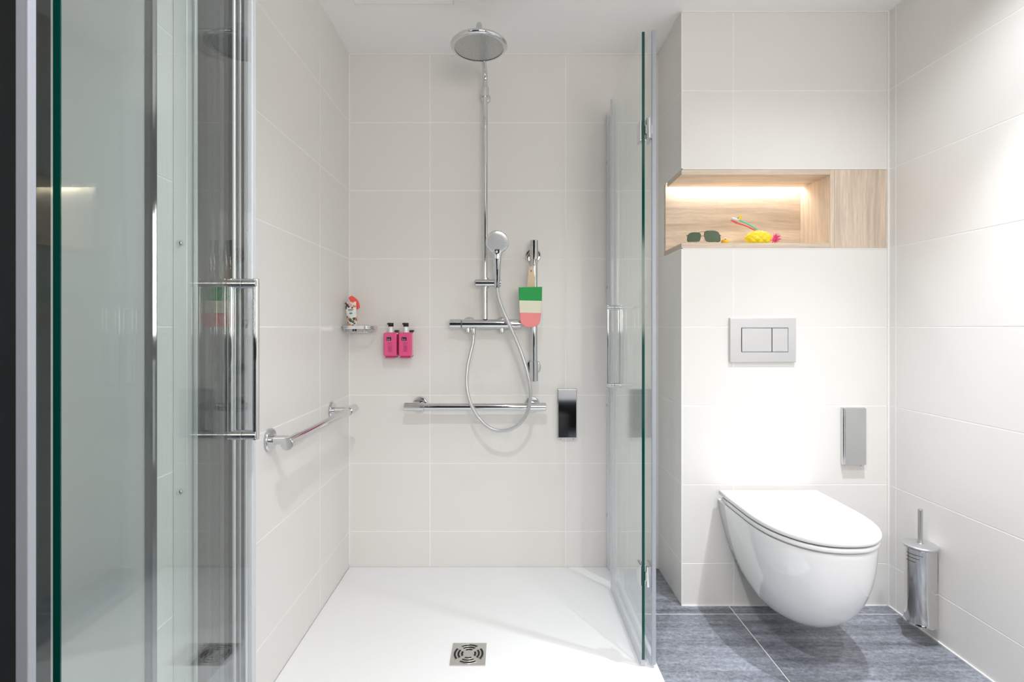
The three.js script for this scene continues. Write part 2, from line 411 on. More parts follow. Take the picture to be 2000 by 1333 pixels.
// toilet brush
{
  const g = thing('toilet_brush', 'polished steel toilet brush holder hung low on the right wall', 'toilet brush', [1.404, 0.058, -1.737]);
  mesh('canister', lathe([[0, 0], [0.043, 0], [0.0465, 0.002], [0.0470, 0.006], [0.0450, 0.010], [0.0445, 0.012], [0.0445, 0.255], [0.0430, 0.257], [0, 0.257]], 56), std(lin(0.66, 0.655, 0.64), 0.10, 1), g);
  const lid = mesh('lid', lathe([[0, 0.257], [0.0470, 0.257], [0.0495, 0.260], [0.0495, 0.264], [0.0475, 0.268], [0.010, 0.271], [0, 0.271]], 56), M.satin, g);
  mesh('handle', lathe([[0, 0.270], [0.009, 0.270], [0.009, 0.274], [0.0075, 0.276], [0.0075, 0.383], [0.0065, 0.385], [0, 0.385]], 24), M.steel, g);
  const slots = [];
  for (const [k, y] of [[1, 0.240], [0.8, 0.228], [0.6, 0.216]]) {
    const arc = [];
    for (let i = 0; i <= 12; i++) { const t = Math.PI * (1.02 - 0.36 * k * i / 12) * -1; arc.push(new THREE.Vector3(Math.cos(t) * 0.0443, y, -Math.sin(t) * 0.0443)); }
    slots.push(hoseGeo(arc, 0.0011, 24, 6));
  }
  slots.forEach((s) => mesh('slot', s, M.black, g));
  mesh('wall_bracket', rspan(0.0435, 0.0495, 0.17, 0.23, -0.014, 0.014, 0.002), M.steel, g);
}

// ---------------------------------------------------------------- folding shower doors
const GT = 1.976, GB = 0.030;                        // top and bottom of the glass
// pane in the plane x = const, between distances d0 < d1
function pane(parent, x, d0, d1, t = 0.008) {
  const m = mesh('glass_pane', span(x - t / 2, x + t / 2, GB, GT, d0, d1), M.glass, parent);
  const e = 0.0018, o = 0.0003;
  mesh('glass_edge', span(x - t / 2 - o, x + t / 2 + o, GB, GT, d0 - e, d0 - 0.0001), M.edge, m);
  return m;
}
function doorHandle(parent, x, s, d, yc, len) {        // double D-shaped pull through the pane, s = side facing the room centre
  const h = len / 2, r = 0.0065, bars = [];
  for (const k of [-1, 1]) {
    const bx = x + k * 0.025;
    const b = mesh('pull_bar', [rod(new THREE.Vector3(bx, yc - h, -d), new THREE.Vector3(bx, yc + h, -d), r)], M.chrome, parent);
    for (const v of [-1, 1]) mesh('standoff', rod(new THREE.Vector3(x, yc + v * (h - 0.010), -d), new THREE.Vector3(bx + k * 0.004, yc + v * (h - 0.010), -d), 0.0095), M.chrome, b);
  }
}
function foldHinge(parent, xi, xo, d, y) {             // links the free edges of the two panes at the fold
  const s = Math.sign(xo - xi);
  const h = mesh('fold_hinge', [
    rspan(xi - s * 0.010, xi - s * 0.004, y - 0.032, y + 0.032, d + 0.006, d + 0.046, 0.002),
    rspan(xi + s * 0.004, xi + s * 0.010, y - 0.032, y + 0.032, d + 0.006, d + 0.046, 0.002),
    rspan(xo - s * 0.010, xo - s * 0.004, y - 0.032, y + 0.032, d + 0.006, d + 0.046, 0.002),
  ], M.chrome, parent);
  mesh('knuckle', [
    rod(new THREE.Vector3((xi + xo) / 2, y - 0.030, -(d - 0.002)), new THREE.Vector3((xi + xo) / 2, y + 0.034, -(d - 0.002)), 0.0085),
    rspan(Math.min(xi + s * 0.005, xo - s * 0.005), Math.max(xi + s * 0.005, xo - s * 0.005), y - 0.014, y + 0.014, d - 0.003, d + 0.012, 0.0015),
  ], M.chrome, h);
}
function screws(parent, at, dir) {
  for (const y of [0.24, 0.72, 1.235, 1.78]) {
    const p = at.clone(); p.y = y;
    mesh('screw', axis(lathe([[0, 0], [0.0065, 0], [0.006, 0.003], [0.003, 0.0045], [0, 0.0048]], 18), p, dir), M.chrome, parent);
  }
}
// right door: hung on the back wall, folded onto itself
{
  const g = thing('folding_shower_door', 'folded clear glass shower door between the shower and the toilet', 'shower door');
  const d0 = 1.587, xi = 0.424, xo = 0.4555;
  const pr = mesh('wall_profile', [rspan(0.440, 0.470, TY, GT + 0.015, DB - 0.030, DB - 0.0005, 0.002), rspan(0.4445, 0.4665, TY, GT + 0.008, 2.112, DB - 0.028, 0.002)], M.alu, g);
  mesh('profile_rib', [span(0.4425, 0.4447, TY, GT, 2.190, 2.196), span(0.4425, 0.4447, TY, GT, 2.140, 2.146)], M.alu, pr);
  screws(pr, new THREE.Vector3(0.4401, 0, -(DB - 0.016)), new THREE.Vector3(-1, 0, 0));
  mesh('pivot_tube', rod(new THREE.Vector3(xo, TY, -2.104), new THREE.Vector3(xo, GT + 0.004, -2.104), 0.009), M.alu, g);
  pane(g, xi, d0, 2.046);
  pane(g, xo, d0 + 0.004, 2.094);
  mesh('edge_seal', [rspan(xo - 0.0065, xo + 0.0065, GB - 0.012, GT + 0.002, d0 - 0.008, d0 + 0.001, 0.002), ], M.seal, g);
  mesh('edge_seal', rspan(xi - 0.0055, xi + 0.0055, GB, GT, 2.048, 2.062, 0.002), M.clearSeal, g);
  mesh('bottom_seal', [rspan(xi - 0.007, xi + 0.007, TY + 0.002, GB + 0.008, d0 + 0.004, 2.046, 0.002)], M.clearSeal, g);
  mesh('bottom_seal', [rspan(xo - 0.007, xo + 0.007, TY + 0.002, GB + 0.008, d0 + 0.006, 2.094, 0.002)], M.clearSeal, g);
  foldHinge(g, xi, xo, d0 - 0.006, 1.672);
  foldHinge(g, xi, xo, d0 - 0.006, 0.290);
  doorHandle(g, xi, -1, 2.012, 0.985, 0.325);
}
// left door: hung on the left wall, folded and swung out towards the camera
{
  const g = thing('folding_shower_door', 'folded glass shower door with long chrome handle along the left edge', 'shower door');
  const d0 = 0.605, xi = -0.530, xo = -0.5635, dp = 1.078;
  const ch = mesh('wall_profile', rspan(XL + 0.0005, -0.661, TY, GT + 0.015, dp - 0.018, dp + 0.012, 0.002), std(lin(0.80, 0.81, 0.81), 0.35, 0.3), g);
  screws(ch, new THREE.Vector3(-0.676, 0, -(dp - 0.0179)), new THREE.Vector3(0, 0, 1));
  // flat polished plate with a rolled left edge
  const sh = [];
  const prof = [[-0.661, -0.006]];
  for (let k = 0; k <= 10; k++) { const a = Math.PI / 2 * k / 10; prof.push([-0.661 + 0.016 * (1 - Math.cos(a)) , -0.006 + 0.014 * Math.sin(a)]); }
  prof.push([-0.548, 0.008], [-0.546, 0.006], [-0.546, -0.006]);
  const s2 = new THREE.Shape(prof.map((p) => new THREE.Vector2(...p)));
  const pg = new THREE.ExtrudeGeometry(s2, { depth: GT + 0.008 - TY, bevelEnabled: false });
  pg.rotateX(-Math.PI / 2);                          // depth becomes +y, shape y becomes -z
  pg.scale(1, 1, -1);
  { const ix = pg.attributes.position; const pos = ix.array; for (let i = 0; i < pos.length; i += 9) for (let k = 0; k < 3; k++) { const t = pos[i + 3 + k]; pos[i + 3 + k] = pos[i + 6 + k]; pos[i + 6 + k] = t; } pg.deleteAttribute('normal'); pg.computeVertexNormals(); }
  pg.translate(0, TY, -dp);
  mesh('profile_plate', pg, M.chrome, g);
  mesh('pivot_tube', rod(new THREE.Vector3(xo, TY, -(dp - 0.018)), new THREE.Vector3(xo, GT + 0.004, -(dp - 0.018)), 0.0035), M.alu, g);
  pane(g, xi, d0, 1.056);
  pane(g, xo, d0 + 0.004, 1.030);
  mesh('edge_seal', [rspan(xo - 0.008, xo + 0.008, GB - 0.012, GT + 0.002, d0 - 0.010, d0 + 0.001, 0.002)], M.seal, g);
  mesh('edge_seal', [rspan(xi - 0.0055, xi + 0.0055, GB, GT, 1.058, 1.074, 0.002)], M.clearSeal, g);
  mesh('bottom_seal', [rspan(xi - 0.007, xi + 0.007, TY + 0.002, GB + 0.008, d0 + 0.004, 1.056, 0.002)], M.seal, g);
  mesh('bottom_seal', [rspan(xo - 0.007, xo + 0.007, TY + 0.002, GB + 0.008, d0 + 0.006, 1.030, 0.002)], M.seal, g);
  foldHinge(g, xi, xo, d0 - 0.006, 1.672);
  foldHinge(g, xi, xo, d0 - 0.006, 0.290);
  doorHandle(g, xi, 1, 1.032, 0.996, 0.325);
}

// ---------------------------------------------------------------- shower set
const DM = 2.190, MX = -0.0905;                       // distance and centre of the mixer bar
{
  const g = thing('shower_mixer', 'chrome thermostatic shower mixer bar on the back wall', 'mixer tap', [0, 0, 0]);
  const y = P(0, 633, DM).y, x0 = -0.242, x1 = 0.062;
  const V = (x, yy, d) => new THREE.Vector3(x, yy, -d);
  mesh('body', rod(V(x0 + 0.052, y, DM), V(x1 - 0.052, y, DM), 0.0195, 36), M.chrome, g);
  mesh('control_knob', rod(V(x0, y, DM), V(x0 + 0.050, y, DM), 0.0205, 36), M.chrome, g);
  mesh('control_knob', rod(V(x1 - 0.050, y, DM), V(x1, y, DM), 0.0205, 36), M.chrome, g);
  for (const x of [MX - 0.073, MX + 0.073]) {
    const e = mesh('wall_union', rod(V(x, y, DM + 0.012), V(x, y, DB - 0.001), 0.017), M.chrome, g);
    mesh('escutcheon', axis(lathe([[0, 0], [0.031, 0], [0.031, 0.004], [0.026, 0.010], [0.018, 0.013], [0, 0.013]]), V(x, y, DB - 0.0003), Zp), M.chrome, e);
  }
  mesh('hose_outlet', rod(V(P(925, 0, DM).x, y - 0.018, DM), V(P(925, 0, DM).x, y - 0.048, DM), 0.0095), M.chrome, g);
  mesh('knob_stop', rod(V(x0 + 0.022, y + 0.010, DM - 0.018), V(x0 + 0.022, y + 0.013, DM - 0.023), 0.004), M.chrome, g);
  for (const x of [MX - 0.073, MX + 0.073]) mesh('check_valve_cap', rod(V(x - 0.002, y - 0.012, DM + 0.014), V(x - 0.002, y - 0.037, DM + 0.014), 0.0125), M.chrome, g);
}
{
  const g = thing('rain_shower', 'chrome riser pipe with round overhead rain shower', 'shower head', [0, 0, 0]);
  const yb = 1.0955, yt = 2.152, yh = 2.059, hd = 1.832, hx = -0.098;
  const V = (x, yy, d) => new THREE.Vector3(x, yy, -d);
  const cv = new THREE.CurvePath();
  const R = 0.055, mid = V(MX, yt, DM);
  cv.add(new THREE.LineCurve3(V(MX, yb, DM), V(MX, yt - R, DM)));
  cv.add(new THREE.QuadraticBezierCurve3(V(MX, yt - R, DM), mid, V(MX + (hx - MX) * 0.15, yt, DM - R)));
  cv.add(new THREE.LineCurve3(V(MX + (hx - MX) * 0.15, yt, DM - R), V(hx, yt, hd + 0.022)));
  cv.add(new THREE.QuadraticBezierCurve3(V(hx, yt, hd + 0.022), V(hx, yt, hd), V(hx, yh + 0.050, hd)));
  mesh('riser_pipe', new THREE.TubeGeometry(cv, 220, 0.0108, 22, false), M.chrome, g);
  const br = mesh('wall_bracket', rod(V(MX, 2.066, DM + 0.004), V(MX, 2.066, DB - 0.001), 0.010), M.chrome, g);
  mesh('bracket_collar', rod(V(MX, 2.046, DM), V(MX, 2.088, DM), 0.0155), M.chrome, br);
  mesh('bracket_flange', axis(lathe([[0, 0], [0.022, 0], [0.022, 0.006], [0.016, 0.011], [0, 0.011]]), V(MX, 2.066, DB - 0.0003), Zp), M.chrome, br);
  mesh('ball_joint', axis(lathe([[0, 0], [0.014, 0.0], [0.017, 0.010], [0.016, 0.022], [0.011, 0.028], [0, 0.028]]), V(hx, yh + 0.030, hd), Yp), M.chrome, g);
  mesh('head_shell', axis(lathe([[0.088, 0], [0.096, 0.001], [0.1015, 0.006], [0.1015, 0.011], [0.095, 0.018], [0.060, 0.026], [0.020, 0.031], [0, 0.032]], 64), V(hx, yh, hd), Yp), M.chrome, g);
  const face = mesh('spray_face', axis(lathe([[0, 0.0015], [0.0885, 0.0015], [0.0885, 0.004], [0, 0.004]], 64), V(hx, yh, hd), Yp), std(lin(0.52, 0.53, 0.53), 0.22, 0.9), g);
  const noz = [];
  for (let r = 0; r < 8; r++) { const n = r ? 6 * r : 1, rr = r * 0.0116; for (let k = 0; k < n; k++) { const a = 2 * Math.PI * k / n + r * 0.3; const c = new THREE.CylinderGeometry(0.0016, 0.0011, 0.002, 6); c.translate(hx + Math.cos(a) * rr, yh + 0.0007, -hd + Math.sin(a) * rr); noz.push(c); } }
  const nz = mesh('nozzles', noz, std(lin(0.55, 0.56, 0.57), 0.6), face);
  nz.userData.kind = 'stuff';
}
{
  const g = thing('hand_shower', 'chrome hand shower with round head in the slider bracket', 'hand shower', [0, 0, 0]);
  const dh = 2.120, c = P(971, 473, dh);
  const n = new THREE.Vector3(0.02, -0.30, 1).normalize();   // direction the face looks
  const V = (u, v, d) => P(u, v, d);
  mesh('head', axis(lathe([[0, -0.020], [0.022, -0.019], [0.040, -0.012], [0.0475, -0.002], [0.0480, 0.003], [0.0465, 0.006], [0.043, 0.007]], 44), c, n), M.chrome, g);
  const f = mesh('spray_face', axis(lathe([[0.0445, 0.005], [0.0440, 0.0075], [0.030, 0.0085], [0, 0.0085]], 44), c, n), std(lin(0.80, 0.82, 0.84), 0.22, 0.45), g);
  const noz = [], q = new THREE.Quaternion().setFromUnitVectors(Yp, n);
  for (let r = 0; r < 5; r++) { const m = r ? 6 * r : 1, rr = r * 0.0092; for (let k = 0; k < m; k++) { const a = 2 * Math.PI * k / m; const s = new THREE.SphereGeometry(0.0014, 6, 4); const p = new THREE.Vector3(Math.cos(a) * rr, 0.0085, Math.sin(a) * rr).applyQuaternion(q).add(c); s.translate(p.x, p.y, p.z); noz.push(s); } }
  mesh('nozzles', noz, std(lin(0.4, 0.41, 0.42), 0.5), f).userData.kind = 'stuff';
  // tapered handle, swept from the head down into the bracket
  const pts = [P(971, 480, dh + 0.014), P(971, 500, dh + 0.012), P(971, 520, dh + 0.018), P(971, 545, dh + 0.030), P(970.5, 562, dh + 0.036)], rad = [0.030, 0.0185, 0.0150, 0.0125, 0.0110];
  const cur = new THREE.CatmullRomCurve3(pts), rings = [], N = 24;
  for (let i = 0; i <= N; i++) {
    const t = i / N, p = cur.getPoint(t), k = Math.min(3.9999, t * 4), a = Math.floor(k), r = rad[a] + (rad[a + 1] - rad[a]) * (k - a);
    rings.push(Array.from({ length: 22 }, (_, j) => { const w = -2 * Math.PI * j / 22; return [p.x + Math.cos(w) * r, p.y, p.z + Math.sin(w) * Math.min(r, 0.013)]; }));
  }
  const hg = skin(rings, false);
  mesh('handle', hg, M.chrome, g);
  mesh('button', axis(lathe([[0, 0], [0.0052, 0], [0.005, 0.003], [0, 0.0035]], 18), P(970, 492, dh - 0.001), Zp), M.alu, g);
}
{
  const g = thing('slider_bracket', 'chrome cross bracket on the riser pipe holding the hand shower', 'bracket', [0, 0, 0]);
  const a = P(928.5, 553, 2.172), b = P(978.5, 553, 2.172);
  mesh('cross_bar', rod(a, b, 0.0155, 32), M.chrome, g);
  mesh('clamp', rod(P(948, 563, DM), P(948, 543, DM), 0.0165), M.chrome, g);
  mesh('end_cap', rod(new THREE.Vector3(a.x - 0.003, a.y, a.z), a, 0.012), M.chrome, g);
}
tag(mesh('shower_hose', hoseGeo([
  P(970.5, 560, 2.156), P(973, 578, 2.150), P(982, 606, 2.140), P(1000, 646, 2.125), P(1019, 692, 2.112), P(1032, 738, 2.105), P(1036, 775, 2.105), P(1031, 803, 2.108), P(1015, 828, 2.112),
  P(990, 841, 2.118), P(965, 840, 2.125), P(942, 825, 2.135), P(922, 795, 2.150), P(912, 758, 2.165), P(913, 718, 2.175), P(919, 690, 2.183), P(924, 668, 2.188), P(925, 650, 2.190)], 0.0073, 260, 14), M.hose),
  'silver flexible shower hose hanging in a loop below the mixer', 'hose');

// ---------------------------------------------------------------- grab bars
function grabBar(label, a, b, wallDir, wallDist) {      // bar from a to b, standoffs along wallDir to the wall
  const g = thing('grab_bar', label, 'grab bar', [0, 0, 0], 'chrome grab bars');
  const u = b.clone().sub(a).normalize(), L = a.distanceTo(b);
  mesh('bar', rod(a.clone().addScaledVector(u, 0.05), b.clone().addScaledVector(u, -0.05), 0.0150, 36), M.chrome, g);
  for (const [p, s] of [[a, 1], [b, -1]]) {
    mesh('end_sleeve', rod(p.clone(), p.clone().addScaledVector(u, s * 0.085), 0.0178, 36), M.chrome, g);
    const q = p.clone().addScaledVector(u, s * 0.055), w = q.clone().addScaledVector(wallDir, wallDist);
    const st = mesh('standoff', rod(q, w, 0.0130, 28), M.chrome, g);
    mesh('flange', axis(lathe([[0, 0], [0.0335, 0], [0.0340, 0.004], [0.0325, 0.0075], [0.029, 0.009], [0, 0.009]], 44), w, wallDir.clone().negate()), M.chrome, st);
  }
}
{
  const d = 2.180, back = new THREE.Vector3(0, 0, -1), w = DB - d - 0.0003;
  grabBar('horizontal chrome grab bar on the back wall behind the hanging hose', P(790, 795, d), P(1066, 795, d), back, w);
  grabBar('vertical chrome grab bar on the back wall behind the lolly sponge', P(1043, 745, d), P(1043, 470, d), back, w);
  grabBar('chrome grab bar on the left shower wall beside the glass door', new THREE.Vector3(-0.617, 0.732, -1.437), new THREE.Vector3(-0.617, 0.732, -2.078), new THREE.Vector3(-1, 0, 0), -0.617 - XL - 0.0003);
}

// ---------------------------------------------------------------- ice-lolly sponge
{
  const g = thing('lolly_sponge', 'ice lolly shaped sponge striped green, cream and pink on a stick', 'sponge', [0, 0, 0]);
  const d = 2.125, P2 = (u, v) => { const p = P(u, v, d); return new THREE.Vector2(p.x, p.y); };
  const ex = (pts, t, z, bev = 0.004) => { const e = new THREE.ExtrudeGeometry(new THREE.Shape(pts), { depth: t, bevelEnabled: bev > 0, bevelThickness: bev, bevelSize: bev * 0.5, bevelSegments: 3, curveSegments: 20 }); e.translate(0, 0, z); return e; };
  const z0 = -d - 0.010, t = 0.022;
  mesh('green_band', ex([P2(1015, 587), P2(1057.2, 588), P2(1057.5, 562), P2(1014, 563)], t, z0), std(lin(0.03, 0.36, 0.09), 0.85), g).userData.label = 'green end of the sponge';
  mesh('cream_band', ex([P2(1015.6, 611), P2(1056, 612), P2(1057, 588.8), P2(1015, 588)], t, z0), std(lin(0.80, 0.78, 0.62), 0.85), g).userData.label = 'cream middle of the sponge';
  const low = [P2(1056, 612), P2(1015.8, 611.5)];
  for (let k = 0; k <= 16; k++) { const a = Math.PI * (1 + k / 16); low.push(P2(1035.4 + Math.sign(Math.cos(a)) * 19.0 * Math.pow(Math.abs(Math.cos(a)), 0.75), 622 - 17 * Math.sin(a))); }
  mesh('pink_band', ex(low, t, z0), std(lin(0.92, 0.30, 0.30), 0.85), g).userData.label = 'pink rounded tip of the sponge';
  mesh('stick', ex([P2(1029, 563), P2(1045, 563), P2(1043.5, 528), P2(1041, 522), P2(1036, 521), P2(1032.5, 527)], 0.003, -d - 0.0015, 0.0008), std(lin(0.72, 0.54, 0.38), 0.6), g);
  mesh('stick_hole_shade', rod(P(1037.5, 530, d - 0.0035), P(1037.5, 530, d + 0.002), 0.0022, 14), M.gapShade, g);  // dark plug, imitates the shade inside the hole
  mesh('cord', hoseGeo([P(1037.5, 529, d - 0.004), P(1032, 516, d + 0.012), P(1027, 505, 2.185), P(1030, 499, 2.215), P(1037, 490, 2.222), P(1049, 492, 2.218), P(1051, 501, 2.195), P(1046, 514, d + 0.014), P(1037.8, 528, d - 0.003)], 0.0022, 90, 8), std(lin(0.72, 0.58, 0.45), 0.8), g);
}

// ---------------------------------------------------------------- pump bottles in their holder
{
  const d = 2.205, ctr = [P(763.5, 0, d).x, P(793, 0, d).x], yb = P(0, 696, d).y, yt = P(0, 650, d).y;
  const pink = std(lin(0.95, 0.11, 0.33), 0.12, 0, { clearcoat: 0.6, clearcoatRoughness: 0.05, transmission: 0.22, thickness: 0 });
  const print = std(lin(0.30, 0.02, 0.10), 0.5);
  ctr.forEach((x, i) => {
    const g = thing('pump_bottle', i ? 'pink pump soap bottle, right one of the pair on the back wall' : 'pink pump soap bottle, left one of the pair, nearer the soap basket', 'bottle', [x, yb, -d], 'pink pump bottles');
    const h = yt - yb;
    mesh('bottle_body', rspan(-0.0285, 0.0285, 0, h, -0.022, 0.022, 0.0075, 5), pink, g);
    mesh('collar', lathe([[0, h - 0.001], [0.0135, h - 0.001], [0.0135, h + 0.003], [0.0105, h + 0.004], [0.0105, h + 0.026], [0, h + 0.026]], 28), std(lin(0.85, 0.86, 0.86), 0.25, 0.3), g);
    const pump = mesh('pump_head', [lathe([[0, h + 0.026], [0.0115, h + 0.026], [0.0115, h + 0.040], [0.010, h + 0.042], [0, h + 0.042]], 28), rspan(-0.0155, 0, h + 0.034, h + 0.0415, -0.004, 0.004, 0.0015)], M.black, g);
    const z = 0.0222, box = (x0, x1, y0, y1) => span(x0, x1, y0, y1, -z - 0.0004, -z + 0.0006);
    const lb = mesh('label_print', [box(-0.008, 0.012, 0.056, 0.058), box(-0.008, 0.008, 0.050, 0.0515), ...[0, 1, 2, 3, 4, 5, 6, 7].map((k) => box(-0.007, 0.011 - (k % 3) * 0.002, 0.020 + k * 0.0034, 0.0212 + k * 0.0034))], print, g);
    mesh('label_badge', rspan(-0.0145, 0.0065, 0.067, 0.082, -z - 0.0006, -z + 0.002, 0.0012, 2), M.black, lb);
    mesh('badge_mark', [box(-0.0105, -0.0085, 0.070, 0.0775), box(-0.0085, -0.0045, 0.070, 0.0712), box(-0.0045, -0.003, 0.070, 0.0745), box(-0.001, 0.0005, 0.070, 0.0765), box(0.0005, 0.003, 0.070, 0.0712)].map((q) => q.translate(0, 0, 0.0006)), std(lin(0.45, 0.38, 0.42), 0.5), lb);
  });
  const h = thing('bottle_holder', 'small dark wall holder carrying the two pink pump bottles', 'holder', [(ctr[0] + ctr[1]) / 2, yb, -DB]);
  mesh('back_plate', rspan(-0.058, 0.058, -0.002, 0.106, -0.006, -0.0003, 0.002), M.steel, h);
  for (const s of [-1, 1]) {
    const c = s * (ctr[1] - ctr[0]) / 2;
    mesh('foot_cup', rspan(c - 0.022, c + 0.022, -0.0075, -0.0005, -(DB - d) - 0.016, -0.005, 0.002), std(lin(0.55, 0.05, 0.18), 0.2), h);
    mesh('clip', rspan(c + 0.010, c + 0.028, 0.104, 0.112, -(DB - d) + 0.022, -0.004, 0.0015), std(lin(0.05, 0.01, 0.02), 0.3), h);
  }
}

// ---------------------------------------------------------------- corner soap basket, tube and coral puff
const SBY = 1.060;
{
  const g = thing('soap_basket', 'chrome wire soap basket in the left back corner of the shower', 'soap basket', [0, 0, 0]);
  const x0 = XL + 0.004, x1 = -0.562, d0 = 2.128, d1 = DB - 0.004, q = 0.030;
  const loop = (y, k, r) => {
    const c = [], add = (cx, cd, a0) => { for (let i = 0; i <= 6; i++) { const a = a0 + Math.PI / 2 * i / 6; c.push(new THREE.Vector3(cx + Math.cos(a) * (q - k), y, -(cd + Math.sin(a) * (q - k)))); } };
    add(x1 - q, d1 - q, 0); add(x0 + q, d1 - q, Math.PI / 2); add(x0 + q, d0 + q, Math.PI); add(x1 - q, d0 + q, 1.5 * Math.PI);
    return new THREE.TubeGeometry(new THREE.CatmullRomCurve3(c, true, 'catmullrom', 0.2), 120, r, 8, true);
  };
  mesh('rim_band', [loop(SBY + 0.004, 0, 0.0045), loop(SBY - 0.003, 0, 0.0045), span(x0 + q, x1 - q, SBY - 0.006, SBY + 0.007, d0 - 0.0045, d0 - 0.001)], M.chrome, g);
  mesh('base_ring', loop(SBY - 0.020, 0.006, 0.0018), M.chrome, g);
  for (let k = 0; k < 8; k++) { const x = x0 + 0.014 + k * 0.0137; mesh('base_wire', hoseGeo([new THREE.Vector3(x, SBY - 0.002, -d0 - 0.001), new THREE.Vector3(x, SBY - 0.019, -d0 - 0.004), new THREE.Vector3(x, SBY - 0.020, -d0 - 0.02), new THREE.Vector3(x, SBY - 0.020, -d1 + 0.02), new THREE.Vector3(x, SBY - 0.019, -d1 + 0.003), new THREE.Vector3(x, SBY - 0.002, -d1 + 0.001)], 0.0013, 40, 6), M.chrome, g); }
  mesh('wall_clip', rspan(P(688, 0, d0).x, P(696, 0, d0).x, SBY - 0.016, SBY - 0.007, d0 + 0.002, d0 + 0.008, 0.001), M.black, g);
}
{
  // cream tube standing on its cap in the basket, printed with flowers
  const cv = document.createElement('canvas'); cv.width = 256; cv.height = 512;
  const c = cv.getContext('2d');
  c.fillStyle = '#e9e4de'; c.fillRect(0, 0, 256, 512);
  const blob = (x, y, r, col) => { c.fillStyle = col; for (let k = 0; k < 6; k++) { const a = k * 1.047 + x; c.beginPath(); c.arc(x + Math.cos(a) * r * 0.6, y + Math.sin(a) * r * 0.6, r * 0.5, 0, 7); c.fill(); } };
  const cols = ['#e08a3c', '#f2b08c', '#e9a0a8', '#2e3b34', '#f4d9bd', '#20302a', '#c9762f', '#46584c'];
  for (let k = 0; k < 34; k++) { const x = rnd() * 256, y = rnd() < 0.55 ? 300 + rnd() * 212 : rnd() * 130; blob(x, y, 14 + rnd() * 20, cols[Math.floor(rnd() * cols.length)]); }
  c.fillStyle = '#dfe6e6'; c.beginPath(); c.ellipse(128, 240, 100, 58, 0, 0, 7); c.fill();
  c.fillStyle = '#5d8f7a'; c.beginPath(); c.ellipse(128, 232, 36, 18, 0, 0, 7); c.fill();
  c.fillStyle = '#4a4640'; c.fillRect(70, 150, 116, 14); c.fillRect(84, 172, 90, 8);
  const tx = new THREE.CanvasTexture(cv); tx.colorSpace = THREE.SRGBColorSpace;
  const g = thing('cream_tube', 'white flower-printed cream tube standing in the soap basket', 'tube', [P(690, 0, 2.165).x, SBY - 0.018, -2.165]);
  g.rotation.z = 0.10;
  const rings = [], uv = [], N = 32, Hh = 0.106;
  for (let i = 0; i <= 12; i++) { const t = i / 12, w = 0.0185 + 0.006 * t, dp = 0.0185 * (1 - t) + 0.0012 * t; rings.push(Array.from({ length: N }, (_, j) => { const a = -2 * Math.PI * j / N; return [Math.cos(a) * w, 0.020 + Hh * t, Math.sin(a) * dp]; })); }
  const tg = skin(rings);
  const ps = tg.attributes.position;
  for (let i = 0; i < ps.count; i++) uv.push(0.5 + ps.getX(i) / 0.05, (ps.getY(i) - 0.02) / Hh);
  tg.setAttribute('uv', new THREE.Float32BufferAttribute(uv, 2));
  mesh('tube_body', tg, std(0xffffff, 0.4, 0, { map: tx }), g);
  mesh('cap', lathe([[0, 0], [0.017, 0], [0.0175, 0.002], [0.0175, 0.018], [0.016, 0.020], [0, 0.020]], 28), M.white, g);
}
{
  const g = thing('coral_scrubber', 'coral pink scrubber leaning behind the cream tube', 'scrubber', [0, 0, 0]);
  const a = P(687, 579, 2.185), b = P(701, 601, 2.185), m = std(lin(0.95, 0.12, 0.09), 0.6);
  const u = b.clone().sub(a), n = new THREE.Vector3(-u.y, u.x, 0).normalize(), pts = [];
  for (let k = 0; k <= 14; k++) { const t = k / 14, p = a.clone().addScaledVector(u, t).addScaledVector(n, 0.009 * Math.sin(Math.PI * t)); pts.push(new THREE.Vector2(p.x, p.y)); }
  for (let k = 14; k >= 0; k--) { const t = k / 14, p = a.clone().addScaledVector(u, t).addScaledVector(n, -0.012 - 0.004 * Math.sin(Math.PI * t)); pts.push(new THREE.Vector2(p.x, p.y)); }
  const e = new THREE.ExtrudeGeometry(new THREE.Shape(pts), { depth: 0.010, bevelEnabled: true, bevelThickness: 0.003, bevelSize: 0.002, bevelSegments: 2 });
  e.translate(0, 0, -2.193);
  mesh('scrub_pad', e, m, g);
  mesh('grip', rspan(P(692, 0, 2.19).x - 0.005, P(692, 0, 2.19).x + 0.005, SBY - 0.018, P(0, 600, 2.19).y, 2.184, 2.192, 0.002), m, g);
}

